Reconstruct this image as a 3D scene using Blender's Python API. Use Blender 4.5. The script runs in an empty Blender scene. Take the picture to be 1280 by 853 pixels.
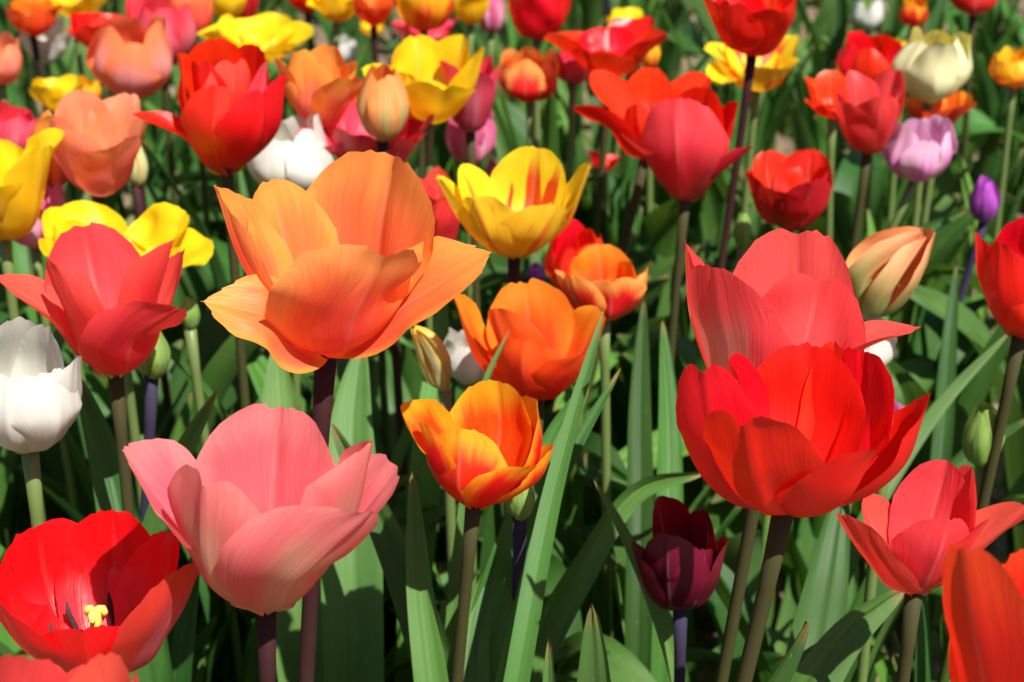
import bpy, math, random
from mathutils import Vector, Matrix, noise

R = math.radians
random.seed(7)
scn = bpy.context.scene

# ------------------------------------------------------------------ camera
PITCH = R(24.0)
CAM = Vector((0.0, 0.0, 0.74))
FPX, CX, CY = 2030.0, 640.0, 426.5          # focal length in pixels of a 1280 wide frame
cam_d = bpy.data.cameras.new("camera")
cam = bpy.data.objects.new("camera", cam_d)
scn.collection.objects.link(cam)
cam.location = CAM
cam.rotation_euler = (math.pi / 2 - PITCH, 0, 0)
cam_d.sensor_width = 36.0
cam_d.lens = 36.0 * FPX / 1280.0
cam_d.clip_start = 0.02
cam_d.clip_end = 400.0
cam_d.dof.use_dof = True
cam_d.dof.focus_distance = 0.63
cam_d.dof.aperture_fstop = 15.0
scn.camera = cam

# ------------------------------------------------------------------ light
SUN = Vector((0.32, -0.50, 0.81)).normalized()
elev = math.asin(SUN.z)
azim = math.atan2(SUN.x, SUN.y)
w = bpy.data.worlds.new("World")
scn.world = w
w.use_nodes = True
wn = w.node_tree
wn.nodes.clear()
sky = wn.nodes.new("ShaderNodeTexSky")
sky.sky_type = 'NISHITA'
sky.sun_disc = False
sky.sun_elevation = elev
sky.sun_rotation = azim
bg = wn.nodes.new("ShaderNodeBackground")
bg.inputs[1].default_value = 0.05
out = wn.nodes.new("ShaderNodeOutputWorld")
wn.links.new(sky.outputs[0], bg.inputs[0])
wn.links.new(bg.outputs[0], out.inputs[0])
sun_d = bpy.data.lights.new("sun", 'SUN')
sun_d.energy = 5.0
sun_d.angle = R(0.5)
sun_d.color = (1.0, 0.955, 0.88)
sun = bpy.data.objects.new("sun", sun_d)
sun.rotation_euler = SUN.to_track_quat('Z', 'Y').to_euler()
sun.location = (2, -1, 4)
scn.collection.objects.link(sun)
scn.view_settings.view_transform = 'Standard'
scn.view_settings.look = 'None'
scn.view_settings.exposure = 0.82
scn.view_settings.gamma = 1.0
scn.view_settings.use_curve_mapping = False
scn.cycles.max_bounces = 8
scn.cycles.diffuse_bounces = 5
scn.cycles.transmission_bounces = 5
scn.cycles.glossy_bounces = 2
scn.cycles.sample_clamp_indirect = 6.0
scn.cycles.caustics_reflective = False
scn.cycles.caustics_refractive = False
try:
    scn.cycles.use_denoising = True
    scn.cycles.denoiser = 'OPENIMAGEDENOISE'
except Exception:
    pass

col = scn.collection
FW = Vector((0, math.cos(PITCH), -math.sin(PITCH)))
UPV = Vector((0, math.sin(PITCH), math.cos(PITCH)))
RT = Vector((1, 0, 0))
SP, CP = math.sin(PITCH), math.cos(PITCH)


def ray(x, y):
    return FW + RT * ((x - CX) / FPX) - UPV * ((y - CY) / FPX)


def at_depth(x, y, d):
    return CAM + ray(x, y) * d


def at_z(x, y, z):
    r = ray(x, y)
    return CAM + r * ((z - CAM.z) / r.z)


# ------------------------------------------------------------------ materials
class NT:
    def __init__(self, name):
        self.m = bpy.data.materials.new(name)
        self.m.use_nodes = True
        self.t = self.m.node_tree
        self.t.nodes.clear()

    def n(self, typ, **kw):
        nd = self.t.nodes.new(typ)
        for k, v in kw.items():
            setattr(nd, k, v)
        return nd

    def set(self, sock, v):
        if isinstance(v, bpy.types.NodeSocket):
            self.t.links.new(v, sock)
        elif isinstance(v, (tuple, list)) and len(v) == 3 and sock.type == 'RGBA':
            sock.default_value = (*v, 1)
        else:
            sock.default_value = v

    def math(self, op, a, b=0.0, c=0.0, clamp=False):
        nd = self.n("ShaderNodeMath", operation=op, use_clamp=clamp)
        self.set(nd.inputs[0], a)
        self.set(nd.inputs[1], b)
        self.set(nd.inputs[2], c)
        return nd.outputs[0]

    def step(self, v, lo, hi, a=0.0, b=1.0):
        nd = self.n("ShaderNodeMapRange", interpolation_type='SMOOTHSTEP')
        self.set(nd.inputs[0], v)
        for i, q in enumerate((lo, hi, a, b)):
            self.set(nd.inputs[i + 1], q)
        return nd.outputs[0]

    def mix(self, f, a, b, mode='MIX'):
        nd = self.n("ShaderNodeMix", data_type='RGBA', blend_type=mode)
        self.set(nd.inputs[0], f)
        self.set(nd.inputs[6], a)
        self.set(nd.inputs[7], b)
        return nd.outputs[2]

    def comb(self, x, y, z=0.0):
        nd = self.n("ShaderNodeCombineXYZ")
        for i, q in enumerate((x, y, z)):
            self.set(nd.inputs[i], q)
        return nd.outputs[0]

    def noise(self, vec, scale=1.0, detail=2.0, rough=0.5):
        nd = self.n("ShaderNodeTexNoise")
        self.set(nd.inputs['Vector'], vec)
        nd.inputs['Scale'].default_value = scale
        nd.inputs['Detail'].default_value = detail
        nd.inputs['Roughness'].default_value = rough
        return nd.outputs[0]


def petal_mat(name, main, base=None, deep=None, edge=None, edge_w=0.0, outer=None, flame=None, flame_w=0.0,
              streak=None, streak_w=0.0, trans=0.47, rough=0.42, spec=0.34, sat_t=None, lines=0.16, obase=None, outedge=None, ribc=(0.95, 0.75, 0.62), obw=0.45):
    """main: inner face; base: claw of the petal; deep: lower half; edge: rim colour; outer: outer face;
    flame: colour up the middle of the outer face; streak: flecks along the veins."""
    N = NT(name)
    uv = N.n("ShaderNodeUVMap")
    sep = N.n("ShaderNodeSeparateXYZ")
    N.t.links.new(uv.outputs[0], sep.inputs[0])
    u, v = sep.outputs[0], sep.outputs[1]
    oi = N.n("ShaderNodeObjectInfo")
    rnd = oi.outputs['Random']
    seed = N.math('MULTIPLY', rnd, 37.0)
    e = N.math('ABSOLUTE', N.math('MULTIPLY_ADD', u, 2.0, -1.0))
    # veins fan out from the claw
    wv = N.math('SUBTRACT', N.noise(N.comb(N.math('MULTIPLY', u, 2.0), N.math('MULTIPLY', v, 3.0), seed), 1.0, 1.0, 0.5), 0.5)
    uc = N.math('SUBTRACT', u, 0.5)
    u = N.math('ADD', N.math('MULTIPLY_ADD', uc, N.math('MULTIPLY_ADD', N.math('MULTIPLY', v, v), -0.32, 1.0), 0.5), N.math('MULTIPLY', wv, 0.10))
    fine = N.noise(N.comb(N.math('MULTIPLY', u, 46.0), N.math('MULTIPLY', v, 2.2), seed), 1.0, 3.0, 0.6)
    broad = N.noise(N.comb(N.math('MULTIPLY', u, 9.0), N.math('MULTIPLY', v, 1.6), seed), 1.0, 2.0, 0.55)
    blot = N.noise(N.comb(N.math('MULTIPLY', u, 2.6), N.math('MULTIPLY', v, 2.6), seed), 1.0, 2.0, 0.5)
    hair = N.noise(N.comb(N.math('MULTIPLY', u, 150.0), N.math('MULTIPLY', v, 5.0), seed), 1.0, 2.0, 0.6)
    fineC = N.math('SUBTRACT', N.math('MULTIPLY_ADD', fine, 0.6, N.math('MULTIPLY', hair, 0.4)), 0.5)
    broadC = N.math('SUBTRACT', broad, 0.5)
    deep = deep or main
    base = base or deep
    outer = outer or main
    obase = obase or outer
    # --- inner
    vv = N.math('ADD', v, N.math('MULTIPLY', broadC, 0.5))
    ci = N.mix(N.step(vv, 0.15, 0.75), deep, main)
    ci = N.mix(N.step(N.math('ADD', v, N.math('MULTIPLY', broadC, 0.12)), 0.05, 0.2), base, ci)
    co = N.mix(N.step(vv, 0.02, obw), obase, outer)
    if flame:
        fm = N.math('ADD', e, N.math('MULTIPLY', broadC, 1.1))
        fm = N.math('ADD', fm, N.math('MULTIPLY', fineC, 0.6))
        f = N.step(fm, flame_w, flame_w * 0.15)
        f = N.math('MULTIPLY', f, N.step(v, 1.0, 0.55))
        co = N.mix(f, co, flame)
    if edge:
        em = N.math('ADD', N.math('MAXIMUM', e, N.math('MULTIPLY_ADD', v, 1.6, -0.6)), N.math('MULTIPLY', broadC, 0.35))
        em = N.math('ADD', em, N.math('MULTIPLY', fineC, 0.3))
        f = N.step(em, 1.0 - edge_w * 1.5, 1.0 - edge_w * 0.25)
        ci = N.mix(f, ci, edge)
        co = N.mix(f, co, outedge or edge)
    if streak:
        sm = N.noise(N.comb(N.math('MULTIPLY', u, 7.0), N.math('MULTIPLY', v, 0.9), seed), 1.0, 1.0, 0.4)
        cen = N.step(N.math('ADD', e, N.math('MULTIPLY', v, 0.06)), 0.15, 0.07)
        sm = N.math('ADD', N.step(sm, 0.66 - streak_w, 0.69 - streak_w), N.math('MULTIPLY', cen, 0.9), clamp=True)
        sm = N.math('MULTIPLY', sm, N.math('MULTIPLY', N.step(v, 1.0, 0.72), N.step(v, 0.06, 0.2)))
        ci = N.mix(sm, ci, streak)
        co = N.mix(N.math('MULTIPLY', sm, 0.9), co, streak)
    geo = N.n("ShaderNodeNewGeometry")
    c = N.mix(geo.outputs['Backfacing'], ci, co)
    # vein lines, mid rib line and per-petal variation
    val = N.math('MULTIPLY_ADD', fineC, lines * 2.2, 1.0)
    val = N.math('MULTIPLY', val, N.math('MULTIPLY_ADD', N.math('SUBTRACT', blot, 0.5), 0.22, 1.0))
    val = N.math('MULTIPLY', val, N.math('MULTIPLY_ADD', rnd, 0.16, 0.92))
    hs = N.n("ShaderNodeHueSaturation")
    N.set(hs.inputs['Hue'], N.math('MULTIPLY_ADD', N.math('SUBTRACT', N.math('FRACT', N.math('MULTIPLY', rnd, 7.3)), 0.5), 0.012, 0.5))
    N.set(hs.inputs['Value'], val)
    N.set(hs.inputs['Color'], c)
    rib = N.step(N.math('ADD', e, N.math('MULTIPLY', fineC, 0.08)), 0.06, 0.0)
    rib = N.math('MULTIPLY', rib, N.math('MULTIPLY', N.step(v, 1.0, 0.7), 0.10))
    cc = N.mix(rib, hs.outputs[0], ribc)
    bp = N.n("ShaderNodeBump")
    N.set(bp.inputs['Height'], N.math('ADD', N.math('MULTIPLY_ADD', hair, 0.5, fine), N.math('MULTIPLY', broad, 1.4)))
    bp.inputs['Strength'].default_value = 0.24
    bp.inputs['Distance'].default_value = 0.0012
    pr = N.n("ShaderNodeBsdfPrincipled")
    N.set(pr.inputs['Base Color'], cc)
    N.set(pr.inputs['Roughness'], N.math('MULTIPLY_ADD', fine, 0.16, rough - 0.08))
    pr.inputs['Specular IOR Level'].default_value = spec
    pr.inputs['Sheen Weight'].default_value = 0.0
    N.t.links.new(bp.outputs[0], pr.inputs['Normal'])
    tr = N.n("ShaderNodeBsdfTranslucent")
    N.set(tr.inputs['Color'], N.mix(1.0, cc, sat_t or (1.0, 0.72, 0.6), 'MULTIPLY'))
    N.t.links.new(bp.outputs[0], tr.inputs['Normal'])
    mx = N.n("ShaderNodeMixShader")
    mx.inputs[0].default_value = trans
    N.t.links.new(pr.outputs[0], mx.inputs[1])
    N.t.links.new(tr.outputs[0], mx.inputs[2])
    o = N.n("ShaderNodeOutputMaterial")
    N.t.links.new(mx.outputs[0], o.inputs[0])
    return N.m


def leaf_mat(name, c1, c2, tc, rough=0.5, trans=0.2):
    N = NT(name)
    uv = N.n("ShaderNodeUVMap")
    sep = N.n("ShaderNodeSeparateXYZ")
    N.t.links.new(uv.outputs[0], sep.inputs[0])
    u, v = sep.outputs[0], sep.outputs[1]
    rnd = N.n("ShaderNodeObjectInfo").outputs['Random']
    seed = N.math('MULTIPLY', rnd, 53.0)
    e = N.math('ABSOLUTE', N.math('MULTIPLY_ADD', u, 2.0, -1.0))
    fine = N.noise(N.comb(N.math('MULTIPLY', u, 60.0), N.math('MULTIPLY', v, 2.5), seed), 1.0, 3.0, 0.6)
    blot = N.noise(N.comb(N.math('MULTIPLY', u, 2.0), N.math('MULTIPLY', v, 6.0), seed), 1.0, 4.0, 0.6)
    c = N.mix(N.step(N.math('ADD', blot, N.math('MULTIPLY', N.math('SUBTRACT', rnd, 0.5), 0.5)), 0.3, 0.75), c1, c2)
    c = N.mix(N.math('MULTIPLY', N.step(v, 0.22, 0.0), 0.5), c, (0.22, 0.30, 0.09))
    c = N.mix(N.math('MULTIPLY', N.step(v, 0.965, 1.0), 0.7), c, (0.25, 0.16, 0.06))
    hs = N.n("ShaderNodeHueSaturation")
    N.set(hs.inputs['Color'], c)
    N.set(hs.inputs['Hue'], N.math('MULTIPLY_ADD', N.math('FRACT', N.math('MULTIPLY', rnd, 9.7)), 0.03, 0.483))
    val = N.math('MULTIPLY_ADD', N.math('SUBTRACT', fine, 0.5), 0.34, 1.0)
    val = N.math('MULTIPLY', val, N.math('MULTIPLY_ADD', N.math('FRACT', N.math('MULTIPLY', rnd, 3.1)), 0.45, 0.75))
    N.set(hs.inputs['Value'], val)
    spot = N.noise(N.comb(N.math('MULTIPLY', u, 14.0), N.math('MULTIPLY', v, 60.0), seed), 1.0, 2.0, 0.5)
    cc = N.mix(N.math('MULTIPLY', N.step(spot, 0.71, 0.76), 0.45), hs.outputs[0], (0.20, 0.20, 0.09))
    bp = N.n("ShaderNodeBump")
    N.set(bp.inputs['Height'], fine)
    bp.inputs['Strength'].default_value = 0.2
    bp.inputs['Distance'].default_value = 0.001
    pr = N.n("ShaderNodeBsdfPrincipled")
    N.set(pr.inputs['Base Color'], cc)
    N.set(pr.inputs['Roughness'], N.math('MULTIPLY_ADD', blot, 0.25, rough - 0.12))
    pr.inputs['Specular IOR Level'].default_value = 0.24
    N.t.links.new(bp.outputs[0], pr.inputs['Normal'])
    tr = N.n("ShaderNodeBsdfTranslucent")
    N.set(tr.inputs['Color'], N.mix(0.6, cc, tc))
    mx = N.n("ShaderNodeMixShader")
    mx.inputs[0].default_value = trans
    N.t.links.new(pr.outputs[0], mx.inputs[1])
    N.t.links.new(tr.outputs[0], mx.inputs[2])
    o = N.n("ShaderNodeOutputMaterial")
    N.t.links.new(mx.outputs[0], o.inputs[0])
    return N.m


def plain_mat(name, c1, c2=None, rough=0.5, scale=(30, 3), spec=0.4, bump=0.15, top=None, uvs=True):
    """c1..c2 blotched along uv; top: colour towards v = 1"""
    N = NT(name)
    uv = N.n("ShaderNodeUVMap")
    sep = N.n("ShaderNodeSeparateXYZ")
    N.t.links.new(uv.outputs[0], sep.inputs[0])
    u, v = sep.outputs[0], sep.outputs[1]
    rnd = N.n("ShaderNodeObjectInfo").outputs['Random']
    nz = N.noise(N.comb(N.math('MULTIPLY', u, float(scale[0])), N.math('MULTIPLY', v, float(scale[1])), N.math('MULTIPLY', rnd, 31.0)), 1.0, 4.0, 0.65)
    c = N.mix(N.step(nz, 0.3, 0.7), c1, c2 or c1)
    if top:
        c = N.mix(N.step(N.math('ADD', v, N.math('MULTIPLY', N.math('SUBTRACT', nz, 0.5), 0.15)), 0.35, 0.8), c, top)
    bp = N.n("ShaderNodeBump")
    N.set(bp.inputs['Height'], nz)
    bp.inputs['Strength'].default_value = bump
    bp.inputs['Distance'].default_value = 0.001
    pr = N.n("ShaderNodeBsdfPrincipled")
    N.set(pr.inputs['Base Color'], c)
    pr.inputs['Roughness'].default_value = rough
    pr.inputs['Specular IOR Level'].default_value = spec
    N.t.links.new(bp.outputs[0], pr.inputs['Normal'])
    o = N.n("ShaderNodeOutputMaterial")
    N.t.links.new(pr.outputs[0], o.inputs[0])
    return N.m


M = {}
M['pink'] = petal_mat('pink_petal', (0.85, 0.165, 0.19), base=(0.85, 0.75, 0.5), deep=(0.88, 0.11, 0.11), edge=(0.90, 0.27, 0.26), edge_w=0.3,
                      outer=(0.76, 0.13, 0.16), flame=(0.58, 0.36, 0.24), flame_w=0.8, obase=(0.72, 0.30, 0.26), trans=0.45, lines=0.2, sat_t=(1, .62, .55))
M['orange'] = petal_mat('orange_petal', (0.95, 0.205, 0.055), base=(0.9, 0.6, 0.1), deep=(0.92, 0.13, 0.085), edge=(0.97, 0.35, 0.07), edge_w=0.33,
                        outer=(0.92, 0.17, 0.055), flame=(0.84, 0.09, 0.075), flame_w=0.7, trans=0.47, lines=0.12, outedge=(0.93, 0.36, 0.11))
M['coral'] = petal_mat('coral_petal', (0.88, 0.085, 0.078), base=(0.9, 0.7, 0.4), deep=(0.88, 0.10, 0.09), edge=(0.86, 0.075, 0.065), edge_w=0.4,
                       outer=(0.72, 0.04, 0.045), obase=(0.60, 0.10, 0.10), trans=0.47, lines=0.14)
M['coralpale'] = petal_mat('pale_coral_petal', (0.87, 0.12, 0.115), base=(0.9, 0.7, 0.4), deep=(0.85, 0.14, 0.13), edge=(0.86, 0.09, 0.08), edge_w=0.4,
                           outer=(0.72, 0.07, 0.075), flame=(0.62, 0.36, 0.27), flame_w=0.62, obase=(0.62, 0.2, 0.2), trans=0.47, lines=0.2)
M['red'] = petal_mat('red_petal', (0.90, 0.022, 0.006), base=(0.75, 0.55, 0.05), deep=(0.85, 0.03, 0.02), outer=(0.82, 0.018, 0.008),
                     obase=(0.6, 0.05, 0.05), trans=0.47, lines=0.1, rough=0.33, spec=0.62, ribc=(0.9, 0.15, 0.1))
M['redpink'] = petal_mat('red_petal_with_pink_bloom', (0.90, 0.022, 0.006), base=(0.85, 0.12, 0.16), deep=(0.82, 0.05, 0.06), outer=(0.72, 0.03, 0.03),
                         flame=(0.66, 0.13, 0.18), flame_w=0.7, obase=(0.7, 0.2, 0.2), trans=0.45, lines=0.12, rough=0.33, spec=0.62, ribc=(0.9, 0.2, 0.18))
M['crimson'] = petal_mat('crimson_petal', (0.72, 0.012, 0.010), outer=(0.50, 0.010, 0.018), trans=0.32, lines=0.12)
M['scarlet'] = petal_mat('scarlet_petal', (0.92, 0.045, 0.012), base=(0.85, 0.5, 0.05), outer=(0.88, 0.045, 0.015), trans=0.47, lines=0.08,
                         edge=(0.95, 0.09, 0.02), edge_w=0.3, rough=0.33, spec=0.5)
M['orangered'] = petal_mat('orange_red_petal', (0.94, 0.11, 0.010), base=(0.9, 0.6, 0.05), deep=(0.85, 0.05, 0.01), edge=(0.95, 0.30, 0.02), edge_w=0.5,
                           outer=(0.82, 0.06, 0.012), flame=(0.72, 0.02, 0.015), flame_w=0.5, outedge=(0.9, 0.12, 0.02), trans=0.47, lines=0.12)
M['flamed'] = petal_mat('red_petal_with_yellow_rim', (0.90, 0.09, 0.008), base=(0.9, 0.6, 0.05), deep=(0.85, 0.06, 0.01), edge=(0.95, 0.44, 0.015), edge_w=0.3,
                        outer=(0.72, 0.022, 0.010), outedge=(0.95, 0.42, 0.02), trans=0.45, lines=0.16)
M['redrim'] = petal_mat('dark_red_petal_with_pale_rim', (0.85, 0.07, 0.01), deep=(0.6, 0.02, 0.01), edge=(0.95, 0.45, 0.10), edge_w=0.32,
                        outer=(0.66, 0.012, 0.018), outedge=(0.92, 0.36, 0.08), trans=0.32, lines=0.14)
M['yellow'] = petal_mat('yellow_petal', (0.95, 0.72, 0.012), deep=(0.93, 0.60, 0.008), outer=(0.90, 0.62, 0.015), trans=0.47, lines=0.08, sat_t=(1, .85, .6))
M['yellowred'] = petal_mat('yellow_petal_with_red_streaks', (0.95, 0.72, 0.018), deep=(0.93, 0.60, 0.02), outer=(0.88, 0.60, 0.03), streak=(0.82, 0.10, 0.01),
                           streak_w=0.06, trans=0.45, lines=0.08, sat_t=(1, .85, .6))
M['yelloworange'] = petal_mat('yellow_orange_petal', (0.95, 0.42, 0.012), deep=(0.9, 0.3, 0.01), edge=(0.95, 0.6, 0.02), edge_w=0.5, outer=(0.92, 0.36, 0.02),
                              flame=(0.8, 0.08, 0.02), flame_w=0.4, trans=0.47, lines=0.12)
M['white'] = petal_mat('white_petal', (0.64, 0.63, 0.55), base=(0.6, 0.6, 0.3), outer=(0.61, 0.61, 0.56), obase=(0.55, 0.57, 0.38), trans=0.3, lines=0.07,
                       rough=0.45, sat_t=(1, .97, .85))
M['cream'] = petal_mat('cream_petal', (0.76, 0.70, 0.20), outer=(0.74, 0.72, 0.42), obase=(0.60, 0.60, 0.28), trans=0.3, lines=0.1, sat_t=(1, .97, .7))
M['peach'] = petal_mat('peach_petal', (0.92, 0.27, 0.10), base=(0.8, 0.5, 0.2), edge=(0.93, 0.34, 0.17), edge_w=0.4, outer=(0.84, 0.22, 0.13), flame=(0.78, 0.30, 0.24),
                       flame_w=0.6, obase=(0.75, 0.30, 0.10), trans=0.47, lines=0.16)
M['salmon'] = petal_mat('salmon_petal', (0.93, 0.22, 0.08), edge=(0.93, 0.26, 0.10), edge_w=0.4, outer=(0.80, 0.20, 0.14), flame=(0.80, 0.34, 0.32), flame_w=1.0,
                        obase=(0.66, 0.08, 0.12), trans=0.45, lines=0.16)
M['amber'] = petal_mat('amber_petal', (0.94, 0.33, 0.05), base=(0.8, 0.5, 0.2), edge=(0.94, 0.38, 0.07), edge_w=0.4, outer=(0.90, 0.32, 0.06),
                       flame=(0.70, 0.14, 0.10), flame_w=0.8, obase=(0.70, 0.14, 0.10), trans=0.47, lines=0.12)
M['lilac'] = petal_mat('lilac_pink_petal', (0.74, 0.34, 0.56), edge=(0.78, 0.48, 0.64), edge_w=0.45, outer=(0.72, 0.36, 0.54), flame=(0.64, 0.20, 0.46), flame_w=0.5,
                       obase=(0.78, 0.66, 0.50), trans=0.3, lines=0.14, sat_t=(1, .7, .9))
M['magenta'] = petal_mat('magenta_pink_petal', (0.72, 0.12, 0.26), outer=(0.66, 0.12, 0.28), flame=(0.70, 0.34, 0.44), flame_w=0.5, obase=(0.6, 0.12, 0.26), trans=0.3)
M['rose'] = petal_mat('rose_petal', (0.80, 0.05, 0.09), outer=(0.68, 0.06, 0.10), flame=(0.66, 0.16, 0.22), flame_w=0.6, trans=0.33, lines=0.14)
M['maroon'] = petal_mat('maroon_petal', (0.24, 0.005, 0.012), deep=(0.10, 0.003, 0.014), outer=(0.13, 0.004, 0.020), flame=(0.09, 0.004, 0.028), flame_w=0.8, trans=0.22,
                        lines=0.2, rough=0.34)
M['purple'] = petal_mat('purple_petal', (0.34, 0.05, 0.40), outer=(0.28, 0.05, 0.32), edge=(0.45, 0.08, 0.5), edge_w=0.3, trans=0.28, sat_t=(1, .7, 1))
M['greenbud'] = petal_mat('green_bud_petal', (0.30, 0.42, 0.10), outer=(0.24, 0.38, 0.08), flame=(0.17, 0.30, 0.08), flame_w=0.6, obase=(0.30, 0.42, 0.08), trans=0.28,
                          sat_t=(.9, 1, .6))
M['peachbud'] = petal_mat('peach_green_bud_petal', (0.88, 0.36, 0.13), outer=(0.82, 0.40, 0.20), obase=(0.13, 0.29, 0.07), obw=1.15, trans=0.3, lines=0.12)
M['orangebud'] = petal_mat('orange_green_bud_petal', (0.9, 0.30, 0.05), outer=(0.84, 0.30, 0.09), flame=(0.44, 0.36, 0.12), flame_w=0.8, obase=(0.5, 0.42, 0.12),
                           trans=0.3, lines=0.14)
M['palebud'] = petal_mat('pale_yellow_bud_petal', (0.70, 0.62, 0.22), outer=(0.58, 0.58, 0.28), edge=(0.80, 0.55, 0.08), edge_w=0.2, obase=(0.38, 0.46, 0.16), trans=0.3)

M['leaf'] = leaf_mat('tulip_leaf', (0.024, 0.082, 0.013), (0.054, 0.140, 0.026), (0.20, 0.42, 0.03))
M['leafpale'] = leaf_mat('pale_tulip_leaf', (0.042, 0.112, 0.024), (0.080, 0.168, 0.042), (0.22, 0.42, 0.06))
M['blade'] = leaf_mat('bright_narrow_leaf', (0.05, 0.15, 0.02), (0.085, 0.21, 0.03), (0.28, 0.48, 0.04))
M['stemgreen'] = plain_mat('green_stem', (0.09, 0.17, 0.03), (0.12, 0.21, 0.045), 0.45, (3, 40), top=(0.11, 0.16, 0.045))
M['stembrown'] = plain_mat('brownish_stem', (0.042, 0.10, 0.010), (0.055, 0.095, 0.014), 0.6, (3, 60), spec=.1, top=(0.045, 0.042, 0.016))
M['stemdark'] = plain_mat('dark_purple_stem', (0.05, 0.05, 0.018), (0.055, 0.038, 0.02), 0.6, (3, 60), spec=.1, top=(0.036, 0.012, 0.014))
M['stemviolet'] = plain_mat('violet_stem', (0.04, 0.055, 0.025), (0.04, 0.04, 0.04), 0.6, (3, 60), spec=.1, top=(0.032, 0.026, 0.052))
M['pistil'] = plain_mat('yellow_green_pistil', (0.55, 0.60, 0.10), (0.62, 0.60, 0.12), 0.45, (4, 4), top=(0.85, 0.70, 0.12))
M['anther'] = plain_mat('dark_anther', (0.035, 0.012, 0.02), (0.07, 0.03, 0.035), 0.7, (8, 20), bump=0.5)
M['antheryellow'] = plain_mat('yellow_anther', (0.75, 0.5, 0.05), (0.6, 0.4, 0.05), 0.7, (8, 20), bump=0.5)


# ------------------------------------------------------------------ mesh helpers
def mesh_obj(name, verts, faces, uvs, mat, parent=None, origin=None, smooth=True):
    if origin is not None:
        verts = [v - origin for v in verts]
    me = bpy.data.meshes.new(name)
    me.from_pydata([tuple(v) for v in verts], [], faces)
    if uvs:
        lay = me.uv_layers.new(name="UVMap")
        vi = [0] * len(me.loops)
        me.loops.foreach_get("vertex_index", vi)
        flat = []
        for i in vi:
            flat.extend(uvs[i])
        lay.data.foreach_set("uv", flat)
    if smooth:
        me.polygons.foreach_set("use_smooth", [True] * len(me.polygons))
    me.materials.append(mat)
    me.update()
    ob = bpy.data.objects.new(name, me)
    col.objects.link(ob)
    if parent:
        ob.parent = parent
    return ob


def tag(o, label=None, cat=None, group=None, kind=None):
    if label: o["label"] = label
    if cat: o["category"] = cat
    if group: o["group"] = group
    if kind: o["kind"] = kind
    return o


def empty(name, loc):
    o = bpy.data.objects.new(name, None)
    o.empty_display_size = 0.02
    o.location = loc
    col.objects.link(o)
    return o


def sst(x, a, b):
    t = max(0.0, min(1.0, (x - a) / (b - a)))
    return t * t * (3 - 2 * t)


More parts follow.
